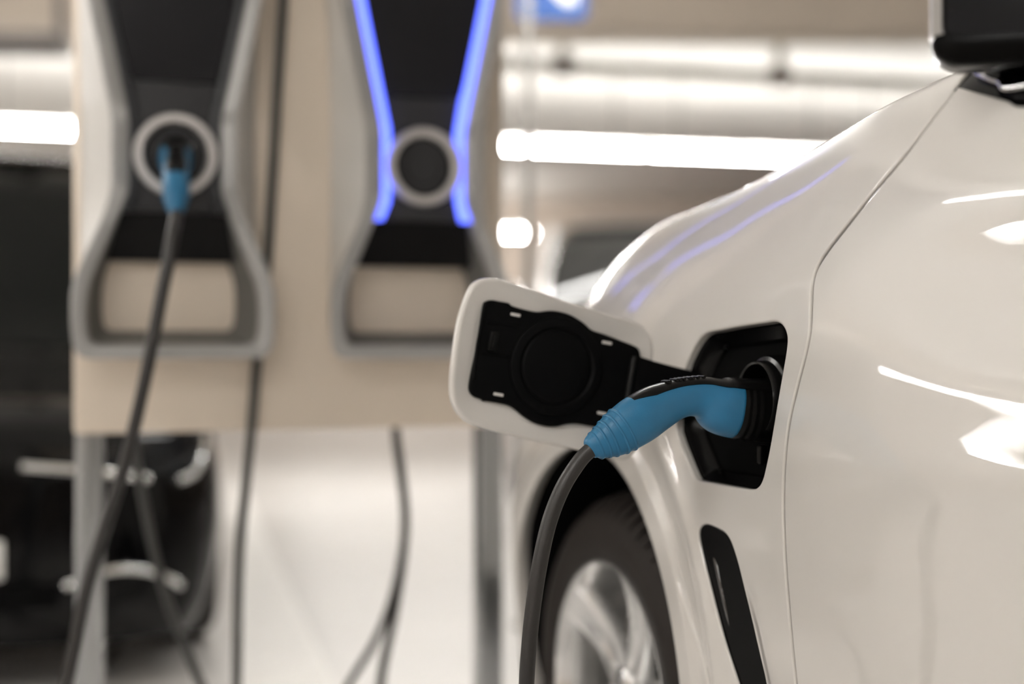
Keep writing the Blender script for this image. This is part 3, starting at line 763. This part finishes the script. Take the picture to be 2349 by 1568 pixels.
def hang(label, pts, r, m):
    t = thing('power_cable', label, 'cable', tuple(pts[-1][:2]) + (0,)); cable(t, pts, r, m); return t
top = [pp(655, -120, .02), pp(650, 0, .02), pp(638, 180, .018), pp(624, 420, .016), pp(612, 620, .013), pp(598, 760, .012), pp(588, 850, .013), pp(576, 990, .013), pp(560, 1150, .0), pp(548, 1300, -.02), pp(543, 1568, -.03)]
q = top[-1]; top += [np.array([q[0] - .0, q[1] - .01, .15]), np.array([q[0] + .03, q[1] + .06, .03]), np.array([q[0] + .10, q[1] + .16, .0125]), np.array([q[0] + .30, q[1] + .20, .0125]), np.array([q[0] + .50, q[1] + .24, .0125])]
hang('dark cable running down the panel between both chargers to the floor', top, .0115, M['dark_cable'])
c4 = [at(903, 940, 3.56), at(910, 1030, 3.54), at(926, 1150, 3.55), at(925, 1250, 3.55), at(900, 1370, 3.56), at(860, 1470, 3.58), at(800, 1570, 3.60), at(740, 1690, 3.64), np.array([-.62, 3.66, .014]), np.array([-.8, 3.60, .0125]), np.array([-.98, 3.36, .0125])]
hang('grey cable looping from beneath the panel towards the painted floor line', c4, .0095, M['cable'])
c5 = [pp(292, 975, -.05), at(308, 1030, 3.30), at(326, 1130, 3.33), at(350, 1250, 3.36), at(385, 1380, 3.40), at(432, 1500, 3.45), at(480, 1610, 3.5), np.array([-.62, 3.56, .014]), np.array([-.5, 3.7, .0125])]
c5 = c5[:7] + [np.array([-.69, 3.52, .05]), np.array([-.6, 3.6, .0125]), np.array([-.45, 3.75, .0125]), np.array([-.30, 3.72, .0125]), np.array([-.16, 3.62, .0125])]
hang('thin dim cable slanting down in front of the black car bumper', c5, .011, M['dark_cable'])
# ---------------------------------------------------------------- parked cars behind the stand
def parked_car(label, loc, rotz, paint, L=4.6, W=1.85, H=1.78, nose=.80, details=True, group=None):
    t = thing('parked_car', label, 'car', loc, rotz, group)
    R = Matrix.Translation(Vector(loc)) @ Matrix.Rotation(rotz, 4, 'Z')
    g = lambda x, y, z: R @ Vector((x, y, z))
    hw = W / 2
    def ring(y, w, zb, zt, crown=.03):
        h = zt - zb
        half = [(0, zb), (w * .80, zb), (w * .95, zb + .05), (w * .995, zb + h * .30), (w, zb + h * .50), (w * .985, zb + h * .72), (w * .94, zt - .045), (w * .82, zt - .005), (w * .45, zt + crown * .8), (0, zt + crown)]
        P = half + [(-x, z) for x, z in half[-2:0:-1]]
        return [g(p[0], y, p[1]) for p in catmull(P, 3, True)]
    n = nose
    stn = [(0, .50, .22, n - .14), (-.03, .66, .16, n - .07), (-.09, .77, .14, n - .02), (-.18, .85, .13, n + .015), (-.34, .905, .21, n + .05), (-.6, .93, .21, n + .11), (-.95, .935, .21, n + .19), (-1.25, .935, .21, n + .23), (-2.2, .935, .21, n + .25), (-3.4, .935, .22, n + .25), (-L + .35, .92, .24, n + .24), (-L + .08, .86, .28, n + .20), (-L, .72, .34, n + .10)]
    body = MB().loft([ring(y, w * hw / .935, zb, zt) for y, w, zb, zt in stn]).build('body', paint, t, 45)
    zb0 = n + .17
    gs = [(-.98, .74, .72, n + .22), (-1.25, .79, .73, n + .40), (-1.6, .83, .70, H - .24), (-1.95, .85, .665, H - .06), (-2.35, .85, .655, H - .005), (-3.3, .85, .65, H - .01), (-L + .55, .83, .64, H - .10), (-L + .15, .80, .62, n + .50), (-L + .03, .76, .60, n + .22)]
    def gring(y, wb, wt, zt):
        k = hw / .935
        half = [(0, zb0), (wb * k, zb0), ((wb * .6 + wt * .4) * k, zb0 + (zt - zb0) * .5), (wt * k, zt - .05 * min(1, (zt - zb0))), (wt * .88 * k, zt), (0, zt + .015)]
        return [g(p[0], y, p[1]) for p in half + [(-x, z) for x, z in half[-2:0:-1]]]
    MB().loft([gring(*q) for q in gs]).build('window_glass', M['glass'], t, 50)
    k = hw / .935
    rf = []
    for (y, wb, wt, zt) in gs[3:7]:
        rf.append([g(x * k, y, z) for x, z in ((-wt * 1.03, zt - .05), (-wt * .9, zt + .012), (-wt * .45, zt + .028), (0, zt + .032), (wt * .45, zt + .028), (wt * .9, zt + .012), (wt * 1.03, zt - .05))])
    MB().loft(rf, False, False).build('roof', paint, t, 60)
    for s in (-1, 1):
        MB().tube([g(s * (wb * .35 + wt * .65) * k * (1.0 if i else 1.03), y, zt - .03) for i, (y, wb, wt, zt) in enumerate(gs[:4])], .035, 10).build('roof_pillar', paint, t)
        for wy in (-.85, -L + .85):
            tw = MB()
            ctr = lambda r, x: [g(s * x, wy + r * math.cos(a), .33 + r * math.sin(a)) for a in [2 * math.pi * q / 40 for q in range(40)]]
            tw.loft([ctr(r, x * k) for r, x in ((.2, .70), (.33, .72), (.335, .80), (.33, .90), (.31, .93), (.22, .935))])
            w = tw.build('wheel', M['rubber'], t)
            MB().loft([ctr(r, x * k) for r, x in ((.22, .925), (.21, .938), (.06, .930), (.001, .932))]).build('rim', M['alloy'], w)
        # headlamp wrapping the corner
        rows = []
        for (x, y, z0, z1) in ((.36, -.005, n - .15, n - .115), (.50, -.006, n - .155, n - .085), (.62, -.022, n - .155, n - .06), (.71, -.055, n - .150, n - .04), (.78, -.11, n - .14, n - .025), (.83, -.20, n - .12, n - .015), (.865, -.32, n - .09, n - .01)):
            rows.append([g(s * x * k, y + .012, z0), g(s * (x + .012) * k, y + .028, (z0 + z1) / 2), g(s * x * k, y + .012, z1), g(s * x * k * .93, y - .05, (z0 + z1) / 2)])
        hl = MB().loft(rows).build('headlamp', M['lamp_glass'], t, 50)
        for ch in (((.28, .003, n - .115), (.40, .004, n - .128), (.52, .0, n - .142), (.64, -.022, n - .163)), ((.73, -.05, n - .175), (.785, -.10, n - .155), (.815, -.16, n - .11), (.83, -.19, n - .05))):
            MB().tube(catmull([g(s * x * k, y + .030, z) for x, y, z in ch], 5), .012, 10).build('lamp_trim', M['chrome'], hl)
        cb = [g(s * x * k, y + .014, z) for x, y, z in ((.40, .012, .335), (.52, .010, .372), (.62, -.012, .366), (.70, -.04, .335), (.74, -.065, .305))]
        MB().tube(catmull(cb, 5), .011, 10).build('bumper_trim', M['chrome'], t)
        mm = MB(); mm.loft([[g(s * (.98 + dx) * k, -1.32 + dy, n + .27 + dz) for dx, dz in [(c_ * .10 * sc_, s_ * .07 * sc_) for c_, s_ in [(math.cos(a), math.sin(a)) for a in [2 * math.pi * q / 16 for q in range(16)]]]] for dy, sc_ in ((-.05, .9), (-.02, 1), (.05, .9), (.09, .5))])
        mm.tube([g(s * .80 * k, -1.33, n + .22), g(s * .93 * k, -1.33, n + .25)], .02, 8)
        mm.build('wing_mirror', paint, t)
    gr = MB()
    gr.loft([[g(x, .012 - .035 * (x / .36) ** 2, z) for x in np.linspace(-.34, .34, 13)] for z in np.linspace(.46, n - .14, 6)], False, False)
    gr.build('grille', M['black_gloss'], t, 60)
    MB().loft([[g(x * k, .02 - .12 * abs(x / .7) ** 3, z) for x in np.linspace(-.62, .62, 17)] for z in (.27, .30, .34)], False, False).build('air_intake', M['black_plastic'], t, 60)
    pl = MB(); pl.box(g(0, .035, .42), R.to_3x3() @ Vector((1, 0, 0)), Vector((0, 0, 1)), R.to_3x3() @ Vector((0, 1, 0)), .46, .11, .012, .006); pl.build('number_plate', M['sign_white'], t)
    return t
RC = math.atan2(UA[1], UA[0]) - math.pi / 2
fc = at(500, 1250, 4.30); fc[2] = 0
parked_car('black car parked nose-on behind the left post of the stand', tuple(fc - AX * .84 + MX * .02), RC, M['black_paint'], H=1.85)
parked_car('silver car with dark windscreen far behind the open flap', (.86, 8.3, 0), 3.06, M['silver_paint'], 4.4, 1.86, 1.92, 1.08)
parked_car('dark red car furthest back beyond the silver car', (1.95, 13.4, 0), 3.06, M['red_paint'], 4.4, 1.8, 1.72, .86)
# ---------------------------------------------------------------- garage
def S_(name, mb, m, smooth=0): return tag(mb.build(name, m, None, smooth), kind='structure')
X0, X1, Y0, Y1, ZC = -12.5, 9.5, -7.0, 19.0, 2.95
def slab(a, b): 
    a = np.array(a); b = np.array(b); c = (a + b) / 2; d = b - a
    v = [(c[0] + sx * d[0] / 2, c[1] + sy * d[1] / 2, c[2] + sz * d[2] / 2) for sx in (-1, 1) for sy in (-1, 1) for sz in (-1, 1)]
    return MB().add(v, [(0, 1, 3, 2), (4, 6, 7, 5), (0, 4, 5, 1), (2, 3, 7, 6), (0, 2, 6, 4), (1, 5, 7, 3)])
S_('floor', slab((X0, Y0, -.1), (X1, Y1, 0)), M['floor'])
S_('ceiling', slab((X0, Y0, ZC), (X1, Y1, ZC + .1)), M['ceiling'])
S_('wall_back', slab((X0, Y1, 0), (X1, Y1 + .1, ZC)), M['wall'])
S_('wall_front', slab((X0, Y0 - .1, 0), (X1, Y0, ZC)), M['wall'])
S_('wall_left', slab((X0 - .1, Y0, 0), (X0, Y1, ZC)), M['wall'])
S_('wall_right', slab((X1, Y0, 0), (X1 + .1, Y1, ZC)), M['wall'])
S_('trim_1', slab((X0, 7.5, 2.70), (X1, 7.95, ZC)), M['beam'])
# painted bay line
def fl_(px, py):
    d = ray(px, py); return CAM + d * (-CAM[2] / d[2])
lp = [fl_(768, 1568), fl_(590, 1190), fl_(540, 1190), fl_(535, 1568)]
a, b = lp[0], lp[1]; c, d = lp[3], lp[2]
ext = lambda p, q, k: p + (q - p) * k
quad = [ext(b, a, 1.5), ext(a, b, 1.6), ext(c, d, 1.6), ext(d, c, 1.5)]
quad = [np.array([p[0], p[1], 0.0]) for p in quad]
ln = MB().prism(quad, (0, 0, .003)).build('floor_line', M['line'], None, 0)
tag(ln, 'broad white painted bay line on the pale floor under the stand', 'floor marking')

# ceiling lights: rows of single tube fittings
RD = np.array([.9661, .2582, 0])
def light(c, label, group, Lt=1.5):
    t = thing('ceiling_light', label, 'ceiling light', tuple(c), math.atan2(RD[1], RD[0]), group)
    a = c - RD * (Lt / 2 - .02); b = c + RD * (Lt / 2 - .02)
    MB().tube([a, b], .017, 12).build('tube', M['tube'], t)
    sd = np.array([-RD[1], RD[0], 0])
    hb = MB(); hb.box(c + ZA * .055, RD, sd, ZA, Lt, .045, .04, .01)
    hb.build('housing', M['fixture'], t)
    for s in (-1, 1): MB().tube([c + RD * s * Lt * .35 + ZA * .08, c + RD * s * Lt * .35 + ZA * (ZC - c[2])], .006, 8).build('hanger', M['pole'], t)
    return t
A0 = at(0, 292, 9.0)
for k in range(-5, 6):
    light(A0 + RD * (1.52 * k + .55), 'lit tube lamp in the long glowing row behind the stand and car', 'lamps of the glowing row')
far = at(1222, 535, 17.6)
for k in range(2):
    light(far - RD * (1.52 * k + .75), 'lit tube lamp far back seen beside the charger edge', 'far lamps')
for (yy0, gname, lab) in ((4.6, 'added lamps over the charging bay', 'unseen tube lamp added to light the charging bay'), (.2, 'added lamps beside the viewer', 'unseen tube lamp added to light the stand and white car'), (-4.0, 'added lamps behind the viewer', 'unseen tube lamp added behind the viewer for light')):  # out-of-view rows, added to light the stand and the car
    for k in (range(-3, 1) if abs(yy0) < 1 else range(-3, 1) if yy0 > 1 else range(-4, 1)):
        light(np.array([-.9 if abs(yy0) < 1 else 0, yy0, 2.42]) + RD * (2.6 * k), lab, gname)

# services under the ceiling
pa, pb = at(1100, 138, 7.95), at(2150, 190, 8.6)
pd = (pb - pa) / np.linalg.norm(pb - pa)
t = thing('ceiling_pipe', 'grey green pipe hung on clamps below the ceiling at the right', 'pipe', tuple(pa))
MB().tube([pa - pd * 2, pb + pd * 2], .03, 16).build('pipe', M['pipe'], t)
for x in (1290, 1800):
    s = (at(x, 160, 8.2)[0] - pa[0]) / pd[0]; c = pa + pd * s
    MB().tube([c, np.array([c[0], c[1], ZC])], .03, 12).build('hanger', M['pipe'], t)
    h = MB(); h.box(c - ZA * .01, pd, np.cross(ZA, pd), ZA, .12, .10, .12, .02); h.build('clamp', M['tray'], t)
ta, tb = at(-260, 98, 6.6), at(150, 104, 6.6)
t = thing('ceiling_cable_tray', 'dark metal cable tray hung below the ceiling at top left', 'cable tray', tuple((ta + tb) / 2))
td = (tb - ta) / np.linalg.norm(tb - ta)
h = MB(); h.box((ta + tb) / 2, td, np.cross(ZA, td), ZA, np.linalg.norm(tb - ta), .25, .07, .01); h.build('tray', M['tray'], t)
MB().tube([tb - td * .02, np.array([tb[0] - .04, tb[1], ZC])], .022, 10).build('hanger', M['tray'], t)
# pole and sign
pc = at(1212, 500, 5.2)
t = thing('support_pole', 'slim grey pole standing just past the lit charger', 'pole', (pc[0], pc[1], 0))
MB().tube([(pc[0], pc[1], 0), (pc[0], pc[1], ZC)], .0165, 16).build('shaft', M['pole'], t)
MB().tube([(pc[0], pc[1], 0), (pc[0], pc[1], .012)], .06, 20).build('foot', M['pole'], t)
sc = at(1265, -60, 5.4)
t = thing('parking_sign', 'blue hanging sign with white symbol above the open flap', 'sign', tuple(sc))
def sg(px, py, d=0): return at(px, py, 5.4 - d)
MB().prism([sg(*p) for p in rounded([(1182, 46), (1348, 46), (1348, -190), (1182, -190)], 22, 5)], (0, .012, 0), .002).build('sign_plate', M['sign_blue'], t)
w = MB(); w.prism([sg(x, y, .001) for x, y in rounded([(1272, -8), (1296, 14), (1322, 14), (1322, -120), (1220, -120), (1220, -40), (1240, -40)], 10, 3)], (0, -.002, 0)); w.build('symbol', M['sign_white'], t)
for x in (1200, 1330): MB().tube([sg(x, -185, -.006), np.array([sg(x, -185)[0], 5.406, ZC])], .006, 8).build('hanger', M['pole'], t)

# ---------------------------------------------------------------- world, camera, colour
w = bpy.data.worlds.new('garage_world'); SC.world = w; w.use_nodes = True
w.node_tree.nodes['Background'].inputs['Color'].default_value = (.8, .78, .75, 1); w.node_tree.nodes['Background'].inputs['Strength'].default_value = .2
cd = bpy.data.cameras.new('camera'); co = bpy.data.objects.new('camera', cd); COL.objects.link(co)
co.location = CAM; co.rotation_euler = (math.pi / 2, 0, 0)
cd.sensor_width = 36; cd.lens = 50; cd.sensor_fit = 'HORIZONTAL'; cd.clip_start = .02; cd.clip_end = 100
cd.dof.use_dof = True; cd.dof.focus_distance = 1.98; cd.dof.aperture_fstop = 1.12
SC.camera = co
SC.view_settings.view_transform = 'Standard'; SC.view_settings.look = 'None'; SC.view_settings.gamma = 1; SC.view_settings.use_curve_mapping = False
SC.view_settings.exposure = 1.12
SC.cycles.use_denoising = True; SC.cycles.sample_clamp_indirect = 8
